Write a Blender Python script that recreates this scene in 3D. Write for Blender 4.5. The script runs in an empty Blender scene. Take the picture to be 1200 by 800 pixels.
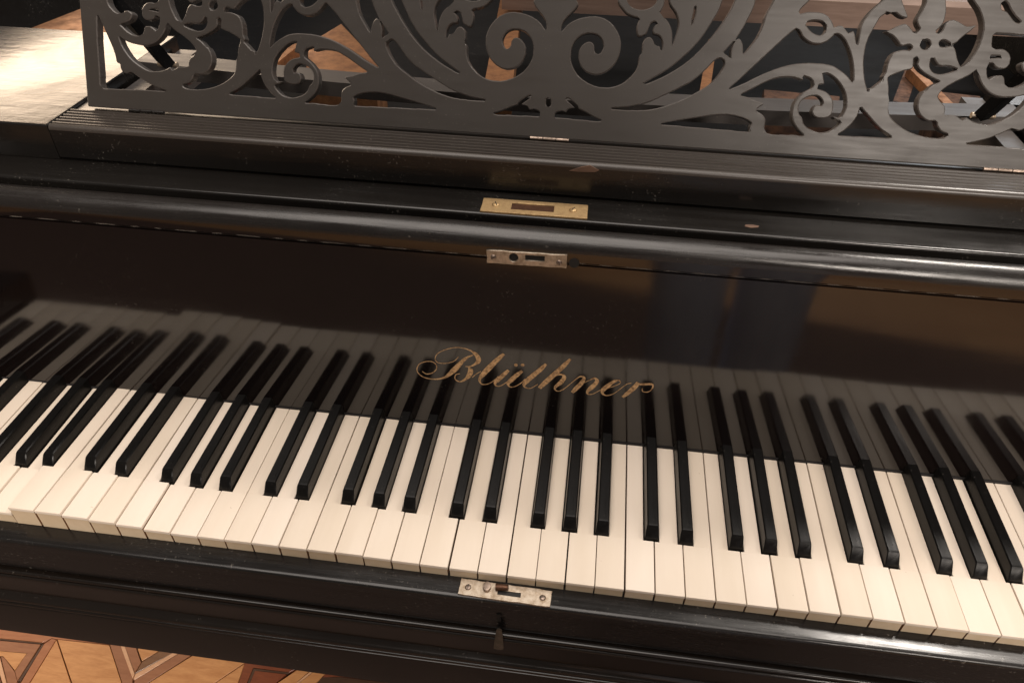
import bpy, bmesh, math, random
from mathutils import Vector, Matrix
R = math.radians
random.seed(7)
S = bpy.context.scene
COL = S.collection
KZ = 0.72                                   # height of the key tops above the floor

# ------------------------------------------------------------------ camera, world, lamps, exposure
cam = bpy.data.cameras.new('camera'); cam.sensor_width = 36.0; cam.lens = 36.0 * 867.64 / 1200
cam.clip_start = 0.02; cam.clip_end = 60
co = bpy.data.objects.new('camera', cam); COL.objects.link(co)
co.location = (0.03974, -0.32944, 0.52109 + KZ)
co.rotation_euler = (R(49.923), R(-0.791), R(7.347))
cam.dof.use_dof = False
S.camera = co

W = bpy.data.worlds.new('World'); S.world = W; W.use_nodes = True
bg = W.node_tree.nodes['Background']; bg.inputs[0].default_value = (1.0, .92, .84, 1); bg.inputs[1].default_value = 0.11

def area(name, loc, target, size, power, col, size_y=None, spread=180):
    l = bpy.data.lights.new(name, 'AREA'); l.energy = power; l.color = col; l.size = size; l.spread = R(spread)
    if size_y: l.shape = 'RECTANGLE'; l.size_y = size_y
    o = bpy.data.objects.new(name, l); COL.objects.link(o); o.location = loc
    o.rotation_euler = (Vector(target) - Vector(loc)).to_track_quat('-Z', 'Y').to_euler()
    return o
area('main_lamp', (1.40, 1.31, 2.92), (0.05, 0.1, 0.75), 0.36, 34, (1.0, .91, .82))
area('overhead_fill', (-0.15, -0.35, 3.4), (0.0, 0.0, 0.7), 2.6, 86, (1.0, .90, .82))  # added broad soft fill from above, not an actual fixture
area('front_lamp', (1.5, -3.3, 2.85), (-.5, .2, .4), 1.2, 165, (1.0, .89, .79))
area('window_light', (-3.2, 3.10, 2.0), (-.45, .3, .95), 2.6, 104, (1.0, .77, .56), 1.8)
area('right_sheen_fill', (2.30, 3.60, 2.75), (.3, .2, .9), 1.5, 20, (.92, .96, 1.0), 1.2)  # added cool area light, gives the right-hand lacquer its grey sheen

vs = S.view_settings
vs.view_transform = 'Standard'; vs.look = 'None'; vs.exposure = 0.0; vs.gamma = 1.0; vs.use_curve_mapping = False
S.display_settings.display_device = 'sRGB'
S.render.engine = 'CYCLES'
S.cycles.max_bounces = 8
S.cycles.use_denoising = True

# ------------------------------------------------------------------ materials
class NT:
    def __init__(s, name):
        s.m = bpy.data.materials.new(name); s.m.use_nodes = True; s.t = s.m.node_tree
        s.b = s.t.nodes['Principled BSDF']
    def n(s, typ, **kw):
        x = s.t.nodes.new(typ)
        for k, v in kw.items():
            if k.startswith('i_'): x.inputs[k[2:]].default_value = v
            else: setattr(x, k, v)
        return x
    def l(s, a, b): s.t.links.new(a, b)
    def coord(s, scale=(1, 1, 1), kind='Object', rand=False):
        c = s.n('ShaderNodeTexCoord'); mp = s.n('ShaderNodeMapping'); mp.inputs['Scale'].default_value = scale
        s.l(c.outputs[kind], mp.inputs['Vector'])
        if rand:
            oi = s.n('ShaderNodeObjectInfo'); m = s.n('ShaderNodeMath', operation='MULTIPLY'); m.inputs[1].default_value = 37.0
            s.l(oi.outputs['Random'], m.inputs[0]); cb = s.n('ShaderNodeCombineXYZ')
            for k in range(3): s.l(m.outputs[0], cb.inputs[k])
            s.l(cb.outputs[0], mp.inputs['Location'])
        return mp.outputs[0]
    def noise(s, vec, scale, detail=4, rough=.55, dist=0):
        x = s.n('ShaderNodeTexNoise'); x.inputs['Scale'].default_value = scale; x.inputs['Detail'].default_value = detail
        x.inputs['Roughness'].default_value = rough; x.inputs['Distortion'].default_value = dist
        s.l(vec, x.inputs['Vector']); return x.outputs['Fac']
    def ramp(s, fac, stops):
        x = s.n('ShaderNodeValToRGB'); e = x.color_ramp.elements
        while len(e) < len(stops): e.new(.5)
        for q, (pos, c) in zip(e, stops):
            q.position = pos; q.color = (c, c, c, 1) if isinstance(c, (int, float)) else (*c, 1)
        s.l(fac, x.inputs[0]); return x.outputs[0]
    def bump(s, fac, strength, dist=.001):
        x = s.n('ShaderNodeBump'); x.inputs['Strength'].default_value = strength; x.inputs['Distance'].default_value = dist
        s.l(fac, x.inputs['Height']); s.l(x.outputs[0], s.b.inputs['Normal'])
    def set(s, **kw):
        for k, v in kw.items():
            s.b.inputs[k.replace('_', ' ')].default_value = (*v, 1) if isinstance(v, tuple) else v
        return s

def lacquer(name, col, r0, r1, dust=.35, streak=(3, 40, 40), spec=.5, bump=.05):
    t = NT(name); t.set(Base_Color=col, Specular_IOR_Level=spec)
    v = t.coord(streak)
    n1 = t.noise(v, 3, 6, .65)
    v2 = t.coord((1, 1, 1)); n2 = t.noise(v2, 9, 5, .6, .4); n3 = t.noise(v2, 420, 2, .5)
    mx = t.n('ShaderNodeMath', operation='MULTIPLY'); t.l(n1, mx.inputs[0]); t.l(n2, mx.inputs[1])
    t.l(t.ramp(mx.outputs[0], [(.12, r0), (.42, r1)]), t.b.inputs['Roughness'])
    # dust specks and worn, greyish patches
    sp = t.ramp(n3, [(.66, 0.0), (.73, 1.0)])
    pt = t.ramp(n2, [(.45, 0.0), (.75, 1.0)])
    m2 = t.n('ShaderNodeMath', operation='MULTIPLY'); t.l(sp, m2.inputs[0]); t.l(pt, m2.inputs[1])
    m3 = t.n('ShaderNodeMath', operation='MULTIPLY'); t.l(m2.outputs[0], m3.inputs[0]); m3.inputs[1].default_value = dust
    mix = t.n('ShaderNodeMix', data_type='RGBA'); mix.inputs[6].default_value = (*col, 1); mix.inputs[7].default_value = (.30, .27, .23, 1)
    t.l(m3.outputs[0], mix.inputs[0]); t.l(mix.outputs[2], t.b.inputs['Base Color'])
    if bump: t.bump(n1, bump, .0006)
    return t.m

M = {}
M['fallboard'] = lacquer('fallboard_lacquer', (.0045, .0028, .0026), .05, .115, .18, (2, 30, 30), .66, .01)
M['lacquer'] = lacquer('worn_black_lacquer', (.008, .007, .0062), .12, .36, .5, (3, 60, 60), .5, .08)
M['slip'] = lacquer('slip_lacquer', (.008, .007, .0065), .13, .38, .6, (4, 90, 90), .5, .14)
M['edge'] = lacquer('rubbed_edge_lacquer', (.012, .010, .009), .15, .46, .5, (5, 120, 120), .6, .30)
M['ridge'] = lacquer('ridged_lacquer', (.040, .033, .028), .24, .44, .5, (4, 120, 120), .5, .12)
M['desk'] = lacquer('desk_ebonised_wood', (.035, .030, .026), .34, .50, .25, (6, 60, 60), .34, .06)
M['deskedge_lit'] = lacquer('desk_cut_edges_painted_light', (.075, .066, .060), .22, .38, .2, (8, 60, 60), .6, .08)  # paler than the desk face: light on the cut walls painted into the colour
M['board'] = lacquer('scratched_side_shelf', (.02, .016, .012), .14, .30, .3, (6, 6, 6), .8, .05)
def scratched():
    t = NT('scratched_side_shelf'); t.set(Base_Color=(.035, .024, .014), Specular_IOR_Level=.8)
    v = t.coord((1, 1, 1)); n = t.noise(v, 7, 5, .6, .8); n2 = t.noise(t.coord((2, 26, 26)), 3, 6, .7)
    w = t.n('ShaderNodeTexWave', wave_type='RINGS'); w.inputs['Scale'].default_value = 16; w.inputs['Distortion'].default_value = 5; w.inputs['Detail'].default_value = 4; w.inputs['Detail Scale'].default_value = 3
    t.l(v, w.inputs['Vector'])
    a = t.n('ShaderNodeMath', operation='MULTIPLY_ADD'); t.l(w.outputs['Fac'], a.inputs[0]); a.inputs[1].default_value = .30; t.l(n2, a.inputs[2])
    t.l(t.ramp(n, [(.3, .12), (.7, .36)]), t.b.inputs['Roughness']); t.bump(a.outputs[0], .22, .0012)
    return t.m
M['board'] = scratched()
M['dark'] = lacquer('dusty_dark_interior', (.005, .005, .0055), .5, .7, .4, (4, 9, 9), .12, .05)
M['base'] = lacquer('brown_black_case', (.009, .0065, .005), .10, .28, .3, (2, 40, 40), .5, .03)

def ivory(name, c0, c1, head=None, rough=.28):
    t = NT(name); v = t.coord((60, 3, 60), rand=True); n = t.noise(v, 2, 4, .6)
    v2 = t.coord((14, 5, 14), rand=True); n2 = t.noise(v2, 2, 3)
    col = t.ramp(n, [(.3, c0), (.7, c1)])
    mix = t.n('ShaderNodeMix', data_type='RGBA', blend_type='MULTIPLY'); mix.inputs[0].default_value = 1
    t.l(col, mix.inputs[6]); t.l(t.ramp(n2, [(.2, (.93, .92, .89)), (.75, (1, 1, 1))]), mix.inputs[7])
    # each key its own shade
    oi = t.n('ShaderNodeObjectInfo'); rr = t.ramp(oi.outputs['Random'], [(0, (.92, .905, .87)), (1, (1, 1, 1))])
    mx2 = t.n('ShaderNodeMix', data_type='RGBA', blend_type='MULTIPLY'); mx2.inputs[0].default_value = 1
    t.l(mix.outputs[2], mx2.inputs[6]); t.l(rr, mx2.inputs[7])
    out = mx2.outputs[2]
    # small brown stains
    v3 = t.coord((1, 1, 1), rand=True); n3 = t.noise(v3, 190, 2, .5)
    st = t.ramp(n3, [(.77, 0.0), (.81, .55)])
    m4 = t.n('ShaderNodeMix', data_type='RGBA'); t.l(st, m4.inputs[0]); t.l(out, m4.inputs[6]); m4.inputs[7].default_value = (.25, .15, .08, 1)
    t.l(m4.outputs[2], t.b.inputs['Base Color'])
    t.set(Roughness=rough, Specular_IOR_Level=.28); t.bump(n, .03, .0004)
    return t.m
M['ivory'] = ivory('key_ivory', (.765, .668, .57), (.785, .692, .595), rough=.5)
M['tail'] = ivory('key_ivory_tail', (.752, .652, .552), (.775, .68, .582), rough=.5)
M['front'] = ivory('key_front_painted_shade', (.66, .52, .36), (.72, .58, .42), rough=.55)  # slightly yellower fronts; most of the tan is shading put into the colour
def wood(name, c0, c1, scale=(6, 90, 90), rough=.5, rand=True, bump=.1, coat=0):
    t = NT(name); v = t.coord(scale, rand=rand); n = t.noise(v, 1.5, 6, .62, .6); n2 = t.noise(v, 7, 3)
    a = t.n('ShaderNodeMath', operation='MULTIPLY_ADD'); t.l(n2, a.inputs[0]); a.inputs[1].default_value = .35; t.l(n, a.inputs[2])
    t.l(t.ramp(a.outputs[0], [(.45, c0), (.85, c1)]), t.b.inputs['Base Color'])
    t.set(Roughness=rough, Coat_Weight=coat, Coat_Roughness=.2); t.bump(n, bump, .0008); return t.m
M['keywood'] = wood('key_wood', (.20, .085, .035), (.33, .16, .07), (90, 6, 90))
M['ebony'] = lacquer('ebony_key', (.0042, .0038, .0036), .24, .42, .2, (80, 5, 80), .20, .06)
M['felt_pale'] = NT('pale_felt').set(Base_Color=(.42, .36, .30), Roughness=.9).m
M['felt_red'] = NT('red_felt').set(Base_Color=(.16, .03, .02), Roughness=.9).m
M['felt'] = NT('felt_strip').set(Base_Color=(.012, .010, .010), Roughness=.95).m
def metal(name, col, rough, c2=None, metallic=1.0, sc=160):
    t = NT(name); v = t.coord((1, 1, 1)); n = t.noise(v, sc, 5, .65)
    t.l(t.ramp(n, [(.35, c2 or tuple(q * .45 for q in col)), (.62, col)]), t.b.inputs['Base Color'])
    t.l(t.ramp(n, [(.3, min(1, rough + .25)), (.7, rough)]), t.b.inputs['Roughness'])
    t.set(Metallic=metallic); t.bump(n, .12, .0004); return t.m
M['brass'] = metal('aged_brass', (.52, .37, .19), .5, (.34, .23, .12), .85)
M['nickel'] = metal('worn_nickel', (.62, .54, .44), .40, (.36, .28, .20))
M['steel'] = metal('screw_steel', (.42, .33, .27), .40)
M['rust'] = metal('browned_steel', (.16, .085, .055), .45)
M['cover'] = metal('dull_brass_cover', (.12, .09, .065), .55, (.06, .045, .03), .5)
M['bolt'] = NT('slot_dark').set(Base_Color=(.006, .005, .004), Roughness=.7).m
M['bronze'] = metal('bronzed_iron', (.36, .175, .08), .42, (.17, .08, .04), .75, 60)
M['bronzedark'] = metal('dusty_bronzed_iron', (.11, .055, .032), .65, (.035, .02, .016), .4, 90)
M['greyrail'] = lacquer('grey_dusty_rail', (.07, .062, .058), .35, .55, .6, (3, 60, 60), .5, .1)
M['beam'] = wood('pale_brown_beam', (.13, .085, .065), (.21, .145, .115), (5, 60, 60), .5)
M['gold'] = metal('gold_leaf', (.74, .50, .27), .42, (.26, .15, .075), .5, 420)
M['chip'] = wood('bare_chipped_wood', (.06, .032, .02), (.15, .085, .055), (20, 200, 200), .7)
M['f_light'] = wood('oak_plank', (.50, .22, .082), (.66, .33, .135), (14, 70, 30), .38, True, .05, .3)
M['f_pale'] = wood('maple_inlay', (.62, .34, .19), (.74, .44, .26), (14, 70, 30), .38, True, .05, .3)
M['f_mid'] = wood('walnut_inlay', (.29, .12, .058), (.38, .17, .085), (14, 70, 30), .38, True, .05, .3)
M['f_dark'] = wood('dark_oak_inlay', (.18, .085, .042), (.25, .125, .06), (14, 70, 30), .38, True, .05, .3)
M['f_border'] = wood('cherry_border', (.34, .125, .055), (.44, .185, .085), (14, 70, 30), .38, True, .05, .3)
M['f_red'] = wood('mahogany_inlay', (.17, .042, .018), (.25, .07, .028), (14, 70, 30), .38, True, .05, .3)
M['f_ink'] = wood('ebony_inlay', (.06, .03, .018), (.10, .05, .03), (14, 70, 30), .4, True, .05, .3)
M['rug'] = wood('rug_pile', (.062, .040, .033), (.105, .070, .056), (9, 40, 9), .95)
M['jeans'] = wood('grey_blue_denim', (.52, .57, .69), (.74, .78, .88), (30, 30, 6), .9)
M['jacket'] = wood('dark_knit', (.03, .033, .04), (.05, .055, .065), (300, 300, 300), .9)
M['skin'] = wood('skin', (.50, .30, .21), (.56, .35, .25), (20, 20, 20), .5)
M['hair'] = wood('brown_hair', (.03, .018, .01), (.06, .035, .02), (200, 200, 20), .5)
M['shoe'] = NT('shoe_leather').set(Base_Color=(.02, .015, .012), Roughness=.5).m
def parquet():
    t = NT('parquet_floor'); v = t.coord((1, 1, 1))
    b = t.n('ShaderNodeTexBrick'); b.inputs['Scale'].default_value = 1.0
    b.inputs['Brick Width'].default_value = .5; b.inputs['Row Height'].default_value = .075; b.inputs['Mortar Size'].default_value = .0012
    b.inputs['Color1'].default_value = (.46, .25, .12, 1); b.inputs['Color2'].default_value = (.58, .34, .17, 1); b.inputs['Mortar'].default_value = (.05, .025, .012, 1)
    t.l(v, b.inputs['Vector']); n = t.noise(t.coord((4, 60, 1)), 1.5, 5)
    mix = t.n('ShaderNodeMix', data_type='RGBA', blend_type='MULTIPLY'); mix.inputs[0].default_value = .6
    t.l(b.outputs['Color'], mix.inputs[6]); t.l(t.ramp(n, [(.3, (.65, .6, .55)), (.7, (1, 1, 1))]), mix.inputs[7])
    t.l(mix.outputs[2], t.b.inputs['Base Color']); t.set(Roughness=.38); return t.m
M['parquet'] = parquet()

# ------------------------------------------------------------------ helpers
def mesh_obj(name, me, parent=None, loc=(0, 0, 0), mats=None):
    o = bpy.data.objects.new(name, me); COL.objects.link(o); o.location = loc
    if parent: o.parent = parent
    if mats:
        for m in mats: me.materials.append(M[m])
    return o
def finish(bm, name, smooth=None):
    bmesh.ops.recalc_face_normals(bm, faces=bm.faces[:])
    me = bpy.data.meshes.new(name); bm.to_mesh(me); bm.free()
    if smooth is not None:
        for p in me.polygons: p.use_smooth = True
        me.set_sharp_from_angle(angle=R(smooth))
    return me
def prism(bm, pts, z0, z1, mat=0, matsides=None):
    """closed outline (x, y) extruded from z0 to z1"""
    lo = [bm.verts.new((x, y, z0)) for x, y in pts]; hi = [bm.verts.new((x, y, z1)) for x, y in pts]
    n = len(pts); fs = []
    top = bm.faces.new(hi); bot = bm.faces.new(lo[::-1]); top.material_index = mat; bot.material_index = mat
    for i in range(n):
        f = bm.faces.new((lo[i], lo[(i + 1) % n], hi[(i + 1) % n], hi[i])); f.material_index = mat if matsides is None else matsides
        fs.append(f)
    return top, bot, fs
def box(bm, x0, x1, y0, y1, z0, z1, mat=0):
    return prism(bm, [(x0, y0), (x1, y0), (x1, y1), (x0, y1)], z0, z1, mat)
def bevel_top(bm, top, w, seg=1):
    bmesh.ops.bevel(bm, geom=list(top.edges), offset=w, segments=seg, affect='EDGES', profile=.6)
def extrude_x(bm, prof, x0, x1, mat=0):
    """profile (y, z) drawn along x"""
    a = [bm.verts.new((x0, y, z)) for y, z in prof]; b = [bm.verts.new((x1, y, z)) for y, z in prof]; n = len(prof)
    for i in range(n): bm.faces.new((a[i], a[(i + 1) % n], b[(i + 1) % n], b[i])).material_index = mat
    bm.faces.new(a[::-1]).material_index = mat; bm.faces.new(b).material_index = mat
def arc(cy, cz, r, a0, a1, n):
    return [(cy + r * math.cos(R(a0 + (a1 - a0) * i / n)), cz + r * math.sin(R(a0 + (a1 - a0) * i / n))) for i in range(n + 1)]
def tube(bm, a, b, r, n=10, r2=None, mat=0):
    a, b = Vector(a), Vector(b); q = (b - a).to_track_quat('Z', 'Y'); rings = []
    for p, rr in ((a, r), (b, r if r2 is None else r2)):
        rings.append([bm.verts.new(p + q @ Vector((rr * math.cos(2 * math.pi * i / n), rr * math.sin(2 * math.pi * i / n), 0))) for i in range(n)])
    for i in range(n): bm.faces.new((rings[0][i], rings[0][(i + 1) % n], rings[1][(i + 1) % n], rings[1][i])).material_index = mat
    bm.faces.new(rings[0][::-1]).material_index = mat; bm.faces.new(rings[1]).material_index = mat
def bar(bm, a, b, w, h, mat=0):
    """rectangular bar between two points, h is measured upward"""
    a, b = Vector(a), Vector(b); d = (b - a).normalized(); s = d.cross(Vector((0, 0, 1))).normalized(); u = s.cross(d)
    vs_ = []
    for p in (a, b):
        vs_.append([bm.verts.new(p + s * sx * w / 2 + u * sz * h / 2) for sx, sz in ((-1, -1), (1, -1), (1, 1), (-1, 1))])
    for i in range(4): bm.faces.new((vs_[0][i], vs_[0][(i + 1) % 4], vs_[1][(i + 1) % 4], vs_[1][i])).material_index = mat
    bm.faces.new(vs_[0][::-1]).material_index = mat; bm.faces.new(vs_[1]).material_index = mat
def catmull(pts, n=4):
    out = []; N = len(pts)
    for i in range(N):
        p0, p1, p2, p3 = (Vector(pts[(i + k) % N]) for k in (-1, 0, 1, 2))
        c = (p1 - p0).normalized().dot((p2 - p1).normalized()) if (p1 - p0).length and (p2 - p1).length else 1
        for k in range(n):
            t = k / n; t2 = t * t; t3 = t2 * t
            # tangents limited so that tips stay crisp
            m1 = (p2 - p0) * .5; m2 = (p3 - p1) * .5; L = (p2 - p1).length
            if m1.length > L * 1.2: m1 = m1.normalized() * L * 1.2
            if m2.length > L * 1.2: m2 = m2.normalized() * L * 1.2
            if (p1 - p0).dot(p2 - p1) < 0: m1 = m1 * .25
            if (p2 - p1).dot(p3 - p2) < 0: m2 = m2 * .25
            out.append(p1 * (2 * t3 - 3 * t2 + 1) + m1 * (t3 - 2 * t2 + t) + p2 * (-2 * t3 + 3 * t2) + m2 * (t3 - t2))
    return out
def flat_curve(name, loops, extrude, bevel):
    cu = bpy.data.curves.new(name, 'CURVE'); cu.dimensions = '2D'; cu.fill_mode = 'BOTH'
    cu.extrude = extrude; cu.bevel_depth = bevel; cu.bevel_resolution = 1; cu.offset = -bevel
    for lp in loops:
        s = cu.splines.new('POLY'); s.points.add(len(lp) - 1); s.use_cyclic_u = True
        for p, q in zip(s.points, lp): p.co = (q[0], q[1], 0, 1)
    o = bpy.data.objects.new(name, cu); COL.objects.link(o)
    me = bpy.data.meshes.new_from_object(o.evaluated_get(bpy.context.evaluated_depsgraph_get()))
    bpy.data.objects.remove(o); bpy.data.curves.remove(cu)
    return me

# ------------------------------------------------------------------ the floor
bm = bmesh.new()
f = [bm.verts.new(v) for v in ((-4, -4.5, 0), (4, -4.5, 0), (4, 5, 0), (-4, 5, 0))]; bm.faces.new(f)
floor = mesh_obj('floor', finish(bm, 'floor'), None, (0, 0, 0), ['parquet']); floor['kind'] = 'structure'
FLOOR = [
["border",[[-10304,2345],[-7201,2427],[-7130,2192],[-8088,2160],[-8172,2167],[-8282,2066],[-10046,2007]]],
["ink",[[-10040,2000],[-8279,2062],[-8282,2043],[-10018,1971]]],
["ink",[[-8272,2052],[-8239,2049],[-8225,1394],[-8280,1386]]],
["mid",[[-10013,1964],[-8294,2037],[-8289,1399],[-8431,1540],[-8416,1863],[-9883,1794]]],
["light",[[-9878,1787],[-8425,1854],[-8440,1553],[-8784,1760],[-9819,1710]]],
["pale",[[-8975,1764],[-8856,1750],[-8412,1311],[-8481,1302]]],
["mid",[[-8841,1752],[-8774,1746],[-8431,1540],[-8280,1386],[-8273,1330],[-8405,1312]]],
["mid",[[-9809,1697],[-8980,1748],[-8495,1300],[-9411,1176]]],
["border",[[-8253,2047],[-8170,2163],[-8086,2156],[-8078,1356],[-8217,1338]]],
["light",[[-8077,2149],[-7369,1452],[-8064,1358]]],
["light",[[-8071,2158],[-7126,2185],[-6546,1564],[-7355,1454]]],
["mid",[[-7194,2317],[-7010,2342],[-6913,2167],[-6437,1694],[-6379,1586],[-6539,1565],[-7111,2172]]],
["pale",[[-7025,2340],[-6959,2349],[-6837,2170],[-6439,1766],[-6430,1680],[-6909,2168]]],
["mid",[[-6952,2350],[-6776,2374],[-6614,2162],[-6429,1960],[-6446,1780],[-6826,2164]]],
["light",[[-6731,2348],[-6027,2444],[-6252,2181],[-6437,1989],[-6603,2164]]],
["dark",[[-6013,2446],[-5720,2455],[-5941,2238],[-6438,1774],[-6429,1975],[-6241,2174]]],
["pale",[[-5713,2456],[-5625,2452],[-5865,2226],[-6395,1671],[-6421,1681],[-6432,1767]]],
["mid",[[-5618,2453],[-5407,2450],[-5657,2208],[-6184,1613],[-6369,1588],[-6388,1671]]],
["light",[[-5399,2451],[-4712,2452],[-4700,2202],[-5093,1761],[-6172,1614]]],
["light",[[-4699,2180],[-4673,1818],[-5079,1763]]],
["red",[[-4716,2313],[-3487,2435],[-3763,2232],[-3894,2141],[-4537,2135],[-4533,1836],[-4665,1819],[-4706,2179]]],
["ink",[[-4535,2131],[-3894,2141],[-3926,2107],[-4491,2097],[-4491,1842],[-4529,1837]]],
["red",[[-4484,2090],[-3940,2102],[-4084,1897],[-4487,1843]]],
["light",[[-3480,2436],[-3333,2426],[-3560,2230],[-3762,1941],[-4070,1899],[-3755,2231]]],
["pale",[[-3326,2427],[-3259,2428],[-3493,2232],[-3720,1947],[-3755,1942],[-3552,2228]]],
["light",[[-3251,2429],[-3079,2430],[-3284,2231],[-3411,1989],[-3713,1948],[-3485,2229]]],
["red",[[-3072,2431],[-1923,2453],[-1863,2198],[-3032,2184],[-3340,2128],[-3276,2228]]],
["ink",[[-3338,2124],[-3030,2177],[-1862,2194],[-3397,1990]]]]
FN = {'border': 'border_plank', 'ink': 'inlay_strip', 'mid': 'inlay_plank', 'light': 'oak_plank', 'pale': 'inlay_strip', 'dark': 'inlay_plank', 'red': 'border_plank'}
for kind, pts in FLOOR:
    c = Vector((sum(p[0] for p in pts) / len(pts), sum(p[1] for p in pts) / len(pts)))
    pl = []
    for p in pts:
        d = Vector(p) - c; L = d.length
        pl.append((c + d * max(.5, (L - 6) / L)) * 1e-4)
    bm = bmesh.new(); h = .012 + random.uniform(-.0004, .0004)
    top, _, _ = prism(bm, [(p.x, p.y) for p in pl], .001, h); bevel_top(bm, top, .0005)
    mesh_obj(FN[kind], finish(bm, 'plank'), floor, (0, 0, 0), ['f_' + kind])

bm = bmesh.new()
top, _, _ = prism(bm, [(-2.4, -.02), (-2.4, -2.3), (.2, -1.6), (1.7, -1.32), (1.7, -.02)][::-1], .0005, .009); bevel_top(bm, top, .003, 2)
rug = mesh_obj('rug', finish(bm, 'rug'), None, (0, 0, 0), ['rug'])
rug['label'] = 'dark brown carpet runner lying on the parquet in front of the piano'; rug['category'] = 'rug'

# ------------------------------------------------------------------ the person mirrored in the fallboard
def skinned(name, J, E, root, sub=2):
    """J: name -> (x, y, z, radius x, radius y); grows one continuous surface over the joints"""
    ids = list(J); me = bpy.data.meshes.new(name)
    me.from_pydata([J[i][:3] for i in ids], [(ids.index(a), ids.index(b)) for a, b in E], [])
    o = bpy.data.objects.new(name, me); COL.objects.link(o)
    sk = o.modifiers.new('skin', 'SKIN'); sk.use_smooth_shade = True
    ly = me.skin_vertices[0] if me.skin_vertices else None
    if ly is None:
        me.attributes.new('skin', 'FLOAT', 'POINT')
    for k, i in enumerate(ids):
        ly.data[k].radius = (J[i][3], J[i][4]); ly.data[k].use_root = (i == root)
    sd = o.modifiers.new('sub', 'SUBSURF'); sd.levels = sub; sd.render_levels = sub
    m2 = bpy.data.meshes.new_from_object(o.evaluated_get(bpy.context.evaluated_depsgraph_get()))
    bpy.data.objects.remove(o); return m2

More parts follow.
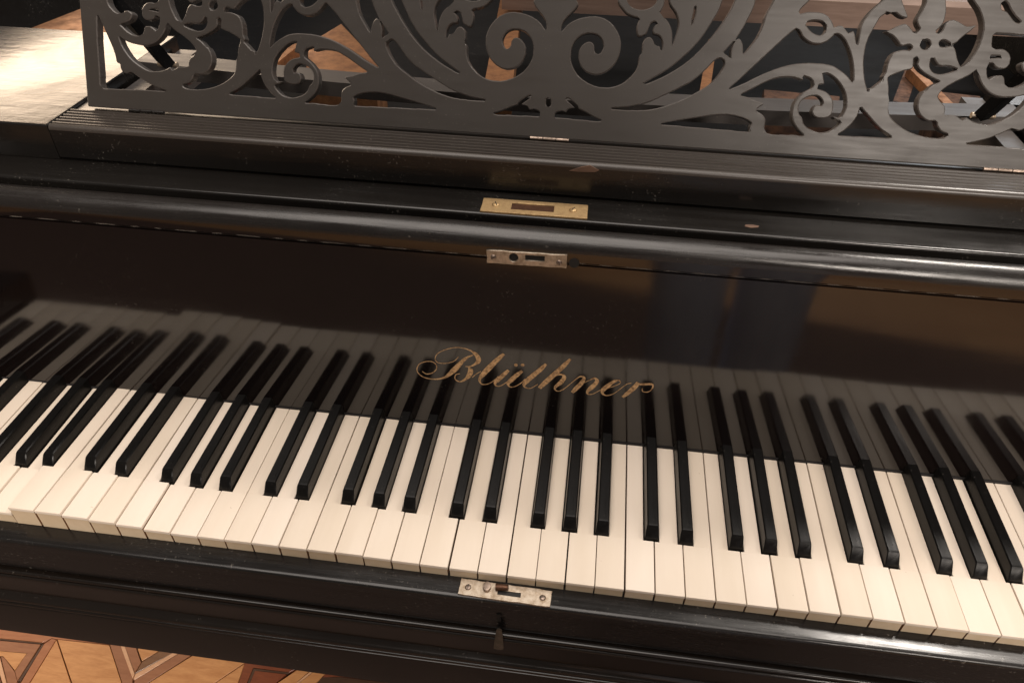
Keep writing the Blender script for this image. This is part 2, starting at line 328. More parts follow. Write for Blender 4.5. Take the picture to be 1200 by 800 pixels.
PX, PY = .325, -.64
def person():
    root = bpy.data.objects.new('person', None); COL.objects.link(root); root.location = (PX, PY, 0)
    root['label'] = 'person in grey blue jeans and dark sweater standing before the keyboard, mirrored in the fallboard'; root['category'] = 'person'
    # continuous body; y positive faces the piano
    J = {'pelvis': (0, 0, .93, .145, .11), 'waist': (0, .005, 1.08, .125, .095), 'chest': (0, 0, 1.28, .15, .11), 'neck0': (0, -.01, 1.44, .075, .07), 'neck': (0, .0, 1.50, .055, .058),
         'jaw': (0, .025, 1.56, .062, .075), 'head': (0, .02, 1.64, .078, .098), 'crown': (0, .01, 1.73, .055, .07)}
    E = [('pelvis', 'waist'), ('waist', 'chest'), ('chest', 'neck0'), ('neck0', 'neck'), ('neck', 'jaw'), ('jaw', 'head'), ('head', 'crown')]
    for s, sg in (('l', -1), ('r', 1)):
        J.update({s + 'hip': (sg * .085, 0, .86, .085, .09), s + 'knee': (sg * .078, .02, .48, .055, .06), s + 'calf': (sg * .076, -.005, .34, .052, .058), s + 'ankle': (sg * .074, -.02, .09, .035, .042), s + 'toe': (sg * .085, .14, .04, .04, .03),
                  s + 'sho': (sg * .18, -.005, 1.40, .062, .062), s + 'elb': (sg * .235, -.04, 1.12, .042, .042), s + 'wri': (sg * .235, .06, .89, .028, .024), s + 'palm': (sg * .228, .085, .82, .036, .018)})
        E += [('pelvis', s + 'hip'), (s + 'hip', s + 'knee'), (s + 'knee', s + 'calf'), (s + 'calf', s + 'ankle'), (s + 'ankle', s + 'toe'), ('neck0', s + 'sho'), (s + 'sho', s + 'elb'), (s + 'elb', s + 'wri'), (s + 'wri', s + 'palm')]
        for f, (dx, dy, L) in enumerate(((-.012, .026, .072), (-.006, .010, .085), (-.003, -.006, .080), (-.002, -.020, .062))):
            a = (sg * .226 + sg * dx * .3, .090 + dy, .785); n = s + 'f%d' % f
            J[n + 'a'] = (*a, .0088, .0088); J[n + 'b'] = (a[0] - sg * .004, a[1] + .006, a[2] - L * .55, .0078, .0078); J[n + 'c'] = (a[0] - sg * .014, a[1] + .010, a[2] - L, .0064, .0064)
            E += [(s + 'palm', n + 'a'), (n + 'a', n + 'b'), (n + 'b', n + 'c')]
        J[s + 'ta'] = (sg * .214, .122, .825, .011, .011); J[s + 'tb'] = (sg * .208, .142, .795, .0085, .0085)
        E += [(s + 'palm', s + 'ta'), (s + 'ta', s + 'tb')]
    mesh_obj('body', skinned('body', J, E, 'pelvis'), root, (0, 0, 0), ['skin'])
    T = {'top': (0, 0, 1.02, .150, .112), 'pelvis': (0, 0, .92, .165, .125)}; TE = [('top', 'pelvis')]
    for s, sg in (('l', -1), ('r', 1)):
        T.update({s + 'hip': (sg * .088, 0, .80, .092, .098), s + 'knee': (sg * .080, .02, .50, .068, .078), s + 'shin': (sg * .078, 0, .32, .066, .074), s + 'hem': (sg * .076, -.012, .09, .060, .068)})
        TE += [('pelvis', s + 'hip'), (s + 'hip', s + 'knee'), (s + 'knee', s + 'shin'), (s + 'shin', s + 'hem')]
    mesh_obj('jeans', skinned('jeans', T, TE, 'pelvis'), root, (0, 0, 0), ['jeans'])
    K = {'hem': (0, 0, .94, .172, .132), 'waist': (0, .005, 1.10, .150, .118), 'chest': (0, 0, 1.28, .172, .13), 'neck0': (0, -.01, 1.45, .085, .08)}
    KE = [('hem', 'waist'), ('waist', 'chest'), ('chest', 'neck0')]
    for s, sg in (('l', -1), ('r', 1)):
        K.update({s + 'sho': (sg * .185, -.005, 1.395, .072, .072), s + 'elb': (sg * .236, -.04, 1.12, .054, .054), s + 'cuff': (sg * .235, .05, .915, .038, .036)})
        KE += [('neck0', s + 'sho'), (s + 'sho', s + 'elb'), (s + 'elb', s + 'cuff')]
    mesh_obj('sweater', skinned('sweater', K, KE, 'chest'), root, (0, 0, 0), ['jacket'])
    for sg in (-1, 1):
        mesh_obj('shoe', skinned('shoe', {'heel': (sg * .074, -.045, .045, .042, .044), 'mid': (sg * .080, .05, .042, .046, .036), 'toe': (sg * .088, .17, .036, .044, .028)}, [('heel', 'mid'), ('mid', 'toe')], 'mid'), root, (0, 0, 0), ['shoe'])
        mesh_obj('ear', skinned('ear', {'a': (sg * .082, .012, 1.615, .010, .016), 'b': (sg * .086, .008, 1.655, .011, .019)}, [('a', 'b')], 'a'), root, (0, 0, 0), ['skin'])
        mesh_obj('eye', skinned('eye', {'a': (sg * .031, .108, 1.645, .011, .009), 'b': (sg * .034, .108, 1.645, .011, .009)}, [('a', 'b')], 'a'), root, (0, 0, 0), ['ebony'])
    mesh_obj('nose', skinned('nose', {'a': (0, .112, 1.648, .010, .012), 'b': (0, .122, 1.61, .015, .014)}, [('a', 'b')], 'a'), root, (0, 0, 0), ['skin'])
    mesh_obj('mouth', skinned('mouth', {'a': (-.022, .096, 1.573, .006, .005), 'b': (0, .104, 1.573, .007, .007), 'c': (.022, .096, 1.573, .006, .005)}, [('a', 'b'), ('b', 'c')], 'b'), root, (0, 0, 0), ['rug'])
    mesh_obj('hair', skinned('hair', {'a': (0, -.055, 1.60, .066, .055), 'b': (0, -.03, 1.70, .086, .082), 'c': (0, .035, 1.75, .07, .055)}, [('a', 'b'), ('b', 'c')], 'b'), root, (0, 0, 0), ['hair'])
person()


# ------------------------------------------------------------------ the piano
piano = bpy.data.objects.new('grand_piano', None); COL.objects.link(piano)
piano['label'] = 'old black grand piano with open keyboard, gold script name and carved fretwork music desk'
piano['category'] = 'piano'
def part(name, me, mats, parent=None, loc=None):
    return mesh_obj(name, me, parent or piano, loc if loc is not None else (0, 0, KZ), mats)
X0, X1 = -.70, .70                                       # inside the arms
PITCH = .0235
# key height along the board: the old keyframe lies unevenly
def kz(x): x = max(-.5, min(.5, x)); return .0121 * x * x - .0107 * x ** 3 - .0056 * x
DZ = [3.6,4.1,2.7,1.3,0.0,-2.2,-2.7,-1.7,-1.2,-1.0,-0.9,0.1,0.7,0.0,-0.7,-1.1,-1.3,-1.4,-1.7,-1.5,-1.2,-1.0,-0.3,-0.6,-0.8,-0.3,-0.4,0.2,1.5,2.5,1.8,1.0,0.7,0.0]
def dz(k):
    if k == -1: return -.0050
    if k < -1: return -.0035
    return (DZ[k] if k < len(DZ) else 0) * .001
YB, YF = .0487, .1527                                    # front of the black keys, foot of the fallboard
OFF = {1: -.0024, 2: .0024, 4: -.0034, 5: .0, 6: .0034}  # black key centre against the joint between two whites
def has_black(k): return (k - 1) % 7 in OFF
GAP, SLOT, TAIL = .00045, .0066, .25
def white_mesh(kl, kr, name):
    """kl / kr: offset of the black key on the left / right joint or None"""
    h = PITCH / 2
    xl, xr = -h + GAP, h - GAP
    tl = xl if kl is None else -h + kl + SLOT
    tr = xr if kr is None else h + kr - SLOT
    out = [(xl, 0), (xr, 0)]
    if kr is not None: out += [(xr, YB - .001), (tr, YB - .001)]
    out += [(tr, TAIL), (tl, TAIL)]
    if kl is not None: out += [(tl, YB - .001), (xl, YB - .001)]
    bm = bmesh.new()
    ye = YB - .0011
    top, bot, sides = prism(bm, [(xl, 0), (xr, 0), (xr, ye), (xl, ye)], -.0030, 0, 0)
    ed = [e for e in top.edges if not all(v.co.y > .02 for v in e.verts)]
    bmesh.ops.bevel(bm, geom=ed, offset=.0006, segments=2, affect='EDGES', profile=.6)
    top, bot, sides = prism(bm, [(tl, ye + .00005), (tr, ye + .00005), (tr, TAIL), (tl, TAIL)], -.0030, -.00005, 3)
    ed = [e for e in top.edges if abs(e.verts[0].co.x - e.verts[1].co.x) < .0001]
    bmesh.ops.bevel(bm, geom=ed, offset=.0004, segments=1, affect='EDGES')
    # wooden body below the ivory, its front covered too
    ins = [(x + (.0003 if x < 0 else -.0003), y + (.0006 if y < .001 else 0)) for x, y in out]
    t2, b2, s2 = prism(bm, ins, -.021, -.0031, 2)
    s2[0].material_index = 1
    return finish(bm, name, 40)
def black_mesh():
    bm = bmesh.new()
    y0, y1, zt, zb = YB, YF + .0016, .0115, -.02
    secs = [(y0 + .0006, -.02, -.0058, .0058, .0), (y0, -.001, -.0058, .0058, 0)]
    # cross sections (y, base half width, top half width, top z)
    rows = []
    for y, wb, wt, z in ((y0, .0056, .0054, .0012), (y0 + .0008, .0058, .0055, .0030), (y0 + .0058, .0058, .0050, .0100), (y0 + .0068, .0058, .0048, .0109), (y0 + .0085, .0058, .0047, .0113), (y1, .0058, .0047, .0118)):
        b = .0009
        rows.append([bm.verts.new(v) for v in ((-wb, y, zb), (-wb, y, min(z * .3, .002)), (-wt, y, z - b), (-wt + b, y, z), (wt - b, y, z), (wt, y, z - b), (wb, y, min(z * .3, .002)), (wb, y, zb))])
    for a, b in zip(rows, rows[1:]):
        for i in range(8): bm.faces.new((a[i], a[(i + 1) % 8], b[(i + 1) % 8], b[i]))
    bm.faces.new(rows[0][::-1]); bm.faces.new(rows[-1])
    return finish(bm, 'black_key', 28)
WM = {}; BMs = None
rk = random.Random(3)
for k in range(-8, 44):
    n = (k - 1) % 7
    kl = OFF.get(n) if has_black(k) and k > -8 else None
    kr = OFF.get((k) % 7) if has_black(k + 1) and k < 43 else None
    key = (kl, kr)
    x = (k + .5 - 18) * PITCH
    tilt = kz(x) / .24
    if key not in WM:
        WM[key] = white_mesh(kl, kr, 'white_key')
        for mm in ('ivory', 'front', 'keywood', 'tail'): WM[key].materials.append(M[mm])
    o = part('white_key', WM[key], None, None, (x + rk.uniform(-.00032, .00032), 0, KZ + kz(x) + dz(k) + rk.uniform(-.0002, .0002)))
    o.rotation_euler = (-tilt - dz(k) / .24, rk.uniform(-.003, .003), rk.uniform(-.0012, .0012))
bme = black_mesh(); bme.materials.append(M['ebony'])
for k in range(-7, 44):
    if not has_black(k): continue
    x = (k - 18) * PITCH + OFF[(k - 1) % 7]
    d = kz(x) + .5 * (dz(k) + dz(k - 1))
    if k == -1 or k == 0: d -= .0005
    o = part('black_key', bme, None, None, (x + rk.uniform(-.0003, .0003), rk.uniform(-.0005, .0005), KZ + d + rk.uniform(-.0003, .0003)))
    o.rotation_euler = (-d / .24, rk.uniform(-.008, .008), rk.uniform(-.003, .003))

# key bed under the keys, name-board felt
bm = bmesh.new(); box(bm, X0, X1, .02, .30, -.19, -.032)
part('key_bed', finish(bm, 'key_bed'), ['bolt'])

# fallboard: leans back 4.5 degrees; profile in (s up the board, n toward the player)
TH = R(4.54)
def fp(s, n): return (YF + s * math.sin(TH) - n * math.cos(TH), s * math.cos(TH) + n * math.sin(TH))
prof = [(.0030, 0), (.1862, 0), (.1867, -.0014), (.1880, -.0014), (.1885, .0006), (.1897, .0014), (.1975, .0014)]
prof += [(.1975 + .0140 * math.sin(R(a)), .0014 - .0140 * (1 - math.cos(R(a)))) for a in range(8, 91, 8)]
prof += [(.2110, -.0150), (.1900, -.0160), (.0030, -.0160)]
bm = bmesh.new(); extrude_x(bm, [fp(s, n) for s, n in prof], X0, X1)
bm.faces.ensure_lookup_table(); bm.normal_update()
for f in bm.faces:
    c = f.calc_center_median()
    if c.z > .1955 and abs(f.normal.x) < .5: f.material_index = 1
fall = part('fallboard', finish(bm, 'fallboard', 25), ['fallboard', 'edge'])
bm = bmesh.new(); extrude_x(bm, [fp(s, n) for s, n in ((-.0016, .0006), (.0022, .0007), (.0023, -.016), (-.0016, -.016))], X0, X1)
part('felt_strip', finish(bm, 'felt_strip'), ['felt'], fall, (0, 0, 0))

# gold script name on the fallboard
LOGO = [
[[-9937,6304,7],[-9551,6054,8],[-8985,6272,8],[-8610,6761,7],[-8631,7247,7],[-9013,7541,7],[-9567,7474,7],[-10134,7164,7],[-10414,6640,8],[-10383,6150,8],[-9966,5704,9],[-9333,5532,10],[-8613,5572,12],[-7886,5861,17],[-7398,6318,33],[-6992,6811,46],[-6589,7347,40],[-6110,8031,28],[-5640,8488,15],[-5213,8728,8]],
[[-6530,8411,6],[-6969,7833,6],[-7759,7497,6],[-8465,7509,6],[-8685,7917,6],[-8429,8521,6],[-7715,9031,6],[-6782,9374,7],[-6014,9369,7],[-5402,9159,12],[-4944,8788,35],[-4730,8339,40],[-4792,7997,33],[-5104,7690,17],[-5495,7411,10],[-5924,7359,6]],
[[-5652,7314,8],[-5460,6948,43],[-5582,6443,41],[-5943,5903,21],[-6464,5539,12],[-6895,5785,9],[-6845,6287,7],[-6447,6484,6]],
[[-5309,6180,5],[-4953,6618,6],[-4522,6965,7]],
[[-2460,9174,22],[-3098,8390,40],[-3784,7444,46],[-4288,6700,41],[-4625,6067,22],[-4484,5537,10],[-4010,5546,7],[-3461,5914,6],[-2921,6623,5]],
[[-2004,7418,23],[-2458,6827,35],[-2954,6175,37],[-3201,5847,25],[-3143,5505,12],[-2749,5505,8],[-2208,5971,7],[-1752,6522,6]],
[[-773,7471,23],[-1221,6979,35],[-1732,6328,40],[-2011,5897,25],[-1902,5561,12],[-1494,5563,8],[-882,6038,7],[-511,6578,6]],
[[-1366,8072,33],[-1358,8064,33]],
[[-756,8146,33],[-748,8137,33]],
[[1321,8519,23],[823,7810,37],[241,7110,40],[-312,6406,41],[-546,5981,28],[-441,5646,11],[68,5611,7],[668,6134,6]],
[[3420,9306,20],[2839,8436,37],[2138,7489,41],[1423,6524,41],[843,5709,30]],
[[1351,6417,6],[2152,7249,7],[2746,7515,15],[3010,7209,32],[2728,6589,37],[2354,6148,25],[2262,5740,12],[2635,5588,8],[3150,6001,7],[3716,6713,6],[4278,7366,6]],
[[3010,5785,6],[3716,6713,6],[4347,7452,10],[4770,7379,22],[4556,6720,37],[4214,6185,37],[3834,5591,27]],
[[4275,6390,5],[5135,7085,6],[5711,7447,17],[5932,7087,33],[5570,6455,40],[5263,6022,29],[5204,5617,12],[5642,5623,7],[6284,6152,6],[6783,6511,5]],
[[6938,6481,5],[7513,6799,6],[7984,7198,6],[7816,7496,12],[7388,7269,25],[6914,6723,37],[6591,6290,37],[6523,5885,20],[6869,5632,10],[7458,5857,7],[8002,6469,6],[8534,7122,6],[8962,7321,7]],
[[9547,7442,32],[9246,6822,40],[8793,6176,35],[8360,5625,22]],
[[9348,7224,10],[10012,7307,20],[10672,7410,20],[10861,7221,13],[10756,6770,7],[10455,6487,7],[10052,6514,7],[9956,6864,6]]]
FBM = Matrix(((1, 0, 0, 0), (0, math.sin(TH), -math.cos(TH), YF), (0, math.cos(TH), math.sin(TH), 0), (0, 0, 0, 1)))   # (x, s, n) -> piano
bm = bmesh.new()
for li, stk in enumerate(LOGO):
    pts = [Vector((a * 1e-5, b * 1e-5)) for a, b, w in stk]; ws = [w * 1e-4 * .5 for a, b, w in stk]
    if (pts[0] - pts[-1]).length < .0006:                 # a dot
        r = ws[0]; c = pts[0]
        bm.faces.new([bm.verts.new(FBM @ Vector((c.x + r * math.cos(i * .5236), c.y + r * math.sin(i * .5236), .00012 + li * .00001))) for i in range(12)])
        continue
    # resample the open centre line
    P = []; Wd = []
    for i in range(len(pts) - 1):
        p0 = pts[max(0, i - 1)]; p1 = pts[i]; p2 = pts[i + 1]; p3 = pts[min(len(pts) - 1, i + 2)]
        for kk in range(6):
            t = kk / 6; t2 = t * t; t3 = t2 * t
            P.append(.5 * ((2 * p1) + (p2 - p0) * t + (2 * p0 - 5 * p1 + 4 * p2 - p3) * t2 + (3 * p1 - p0 - 3 * p2 + p3) * t3))
            s_ = t2 * (3 - 2 * t); Wd.append(ws[i] * (1 - s_) + ws[i + 1] * s_)
    P.append(pts[-1]); Wd.append(ws[-1])
    L = []; Rr = []
    for i in range(len(P)):
        d = (P[min(i + 1, len(P) - 1)] - P[max(i - 1, 0)]).normalized(); nrm = Vector((-d.y, d.x)); h = .00012 + li * .00001
        w = max(Wd[i] * 1.15, .00034)
        L.append(bm.verts.new(FBM @ Vector((*(P[i] + nrm * w), h)))); Rr.append(bm.verts.new(FBM @ Vector((*(P[i] - nrm * w), h))))
    for i in range(len(P) - 1): bm.faces.new((L[i], Rr[i], Rr[i + 1], L[i + 1]))
me = bpy.data.meshes.new('lettering'); bm.to_mesh(me); bm.free()
part('gold_lettering', me, ['gold'], fall, (0, 0, 0))

def screw(parent, name, loc, r, q, mat='steel'):
    bm = bmesh.new(); n = 14
    prev = None
    for rr, h in ((r, 0), (r * .95, r * .22), (r * .6, r * .42), (.0001, r * .48)):
        ring = [bm.verts.new((rr * math.cos(2 * math.pi * i / n), rr * math.sin(2 * math.pi * i / n), h)) for i in range(n)]
        if prev:
            for i in range(n): bm.faces.new((prev[i], prev[(i + 1) % n], ring[(i + 1) % n], ring[i]))
        prev = ring
    a = random.uniform(0, 3)
    c, s = math.cos(a), math.sin(a)
    top = [bm.verts.new((c * x - s * y, s * x + c * y, r * .50)) for x, y in ((-r * .85, -r * .11), (r * .85, -r * .11), (r * .85, r * .11), (-r * .85, r * .11))]
    bm.faces.new(top).material_index = 1
    me = finish(bm, 'screw', 50)
    o = part(name, me, [mat, 'bolt'], parent, loc); o.rotation_euler = q.to_euler(); return o
def plate_mesh(w, h, t, holes, jag=0, seed=1):
    rr = random.Random(seed)
    out = []
    for (a, b) in (((-w / 2, -h / 2), (w / 2, -h / 2)), ((w / 2, -h / 2), (w / 2, h / 2)), ((w / 2, h / 2), (-w / 2, h / 2)), ((-w / 2, h / 2), (-w / 2, -h / 2))):
        n = 14 if abs(a[0] - b[0]) > abs(a[1] - b[1]) else 5
        for i in range(n):
            u = i / n; out.append((a[0] + (b[0] - a[0]) * u + rr.uniform(-jag, jag), a[1] + (b[1] - a[1]) * u + rr.uniform(-jag, jag)))
    return flat_curve('plate', [out] + holes, t / 2, .0003)
def circ(cx, cy, r, n=16, ry=None): return [(cx + r * math.cos(2 * math.pi * i / n), cy + (ry or r) * math.sin(2 * math.pi * i / n)) for i in range(n)]
def rect(x0, x1, y0, y1): return [(x0, y0), (x1, y0), (x1, y1), (x0, y1)]

# lock plate on the fallboard edge
qf = FBM.to_3x3().to_quaternion()
lk = part('lock_plate', plate_mesh(.0645, .0118, .0016, [circ(-.0105, .0006, .0038), rect(-.0012, .0145, -.0012, .0036)], .00025, 5), ['nickel'], fall, FBM @ Vector((-.0076, .1903, .0021)))
lk.rotation_euler = (qf @ Matrix.Rotation(R(1.2), 3, 'Z').to_quaternion()).to_euler()
bm = bmesh.new(); box(bm, -.016, .016, -.0045, .0045, -.0012, -.0006); part('lock_body', finish(bm, 'lock_body'), ['bolt'], lk, (0, 0, 0))
for sx in (-.0268, .0262): screw(lk, 'screw', (sx, -.0002 if sx < 0 else -.0012, .0010), .0024, Matrix.Identity(3).to_quaternion(), 'steel')

bm = bmesh.new(); top, _, _ = prism(bm, circ(0, 0, .0042, 16), 0, .0008); part('lid_pin_hole', finish(bm, 'lid_pin_hole', 30), ['bolt'], fall, FBM @ Vector((.0305, .1895, .0012))).rotation_euler = qf.to_euler()
# stretcher with the lid's strike plate
ZS = .214
bm = bmesh.new(); extrude_x(bm, [(.1895, .05), (.1895, ZS - .003)] + arc(.1915, ZS - .0020, .0020, 180, 90, 4) + [(.305, ZS), (.305, .05)], X0, X1)
st = part('stretcher', finish(bm, 'stretcher', 30), ['lacquer'])
pl = part('strike_plate', plate_mesh(.0868, .0213, .0016, [rect(-.0190, .0160, -.0048, .0058)], .00015, 9), ['brass'], st, (-.0060, .2018, ZS + .0006))
pl.rotation_euler = (0, 0, R(.7))
bm = bmesh.new(); box(bm, -.0188, .0158, -.0046, .0056, -.0006, .0002); part('latch_insert', finish(bm, 'latch_insert'), ['rust'], pl, (0, 0, 0))
for sx in (-.0318, .0316): screw(pl, 'screw', (sx, .0004, .0010), .0033, Matrix.Identity(3).to_quaternion(), 'brass')

bm = bmesh.new(); prism(bm, [(-.0055, -.0012), (-.001, -.0028), (.0050, -.0012), (.0060, .0010), (.0010, .0022), (-.0045, .0015)], -.0004, .0003)
part('wood_chip', finish(bm, 'wood_chip'), ['chip'], st, (.1680, .2020, ZS))
# ridged shelf that carries the music desk
UC = -.0042
ZT, YS, YD = .2465, .2245, .2635
SX0, SX1 = -.4330, .4246
nr = 6; y = YS
prof = [(YS + .003, ZS + .0005), (YS, ZS + .0030)] + [(YS, ZT - .0042)] + arc(YS + .0038, ZT - .0038, .0038, 180, 90, 4)
y0 = YS + .0046; wr = (YD - .0015 - y0) / nr
for i in range(nr):
    prof += [(y0 + wr * (i + .02), ZT - .0030), (y0 + wr * (i + .14), ZT - .0044), (y0 + wr * (i + .26), ZT - .0022), (y0 + wr * (i + .40), ZT - .0001), (y0 + wr * (i + .62), ZT), (y0 + wr * (i + .86), ZT - .0009)]
prof += [(YD + .0, ZT - .003), (YD + .022, ZT - .003), (YD + .022, ZS + .0005)]
bm = bmesh.new(); extrude_x(bm, prof, SX0, SX1)
bm.normal_update()
for f in bm.faces:
    c = f.calc_center_median()
    if c.z < ZT - .004 and c.y < YS + .004: f.material_index = 1
shelf = part('music_shelf', finish(bm, 'music_shelf', 32), ['ridge', 'lacquer'])
bm = bmesh.new()
prism(bm, [(.0235, 0), (.0310, -.0002), (.0440, .0004), (.0475, .0022), (.0400, .0060), (.0330, .0042)], -.0004, .0004)
ch = part('wood_chip', finish(bm, 'wood_chip'), ['chip'], shelf, (-.004, YS - .0004, ZT - .0070)); ch.rotation_euler = (R(90), 0, 0)
# side shelves left and right of it
for sx in (-1, 1):
    a, b = (SX0 - .0012, X0) if sx < 0 else (SX1 + .0012, X1)
    bm = bmesh.new(); xa, xb = min(a, b), max(a, b)
    top, _, _ = box(bm, xa, xb, YS + .0005, .462, ZS + .0005, ZT); bevel_top(bm, top, .003, 3)
    bm.normal_update()
    for f in bm.faces: f.material_index = 0 if f.normal.z > .8 else 1
    part('side_shelf', finish(bm, 'side_shelf', 30), ['board', 'lacquer'])
    bm = bmesh.new(); x_ = SX0 + .014 if sx < 0 else SX1 - .014
    box(bm, x_ - .010, x_ + .010, YD + .03, .455, ZS - .012, ZT - .012)
    part('slide_rail', finish(bm, 'slide_rail'), ['greyrail'])

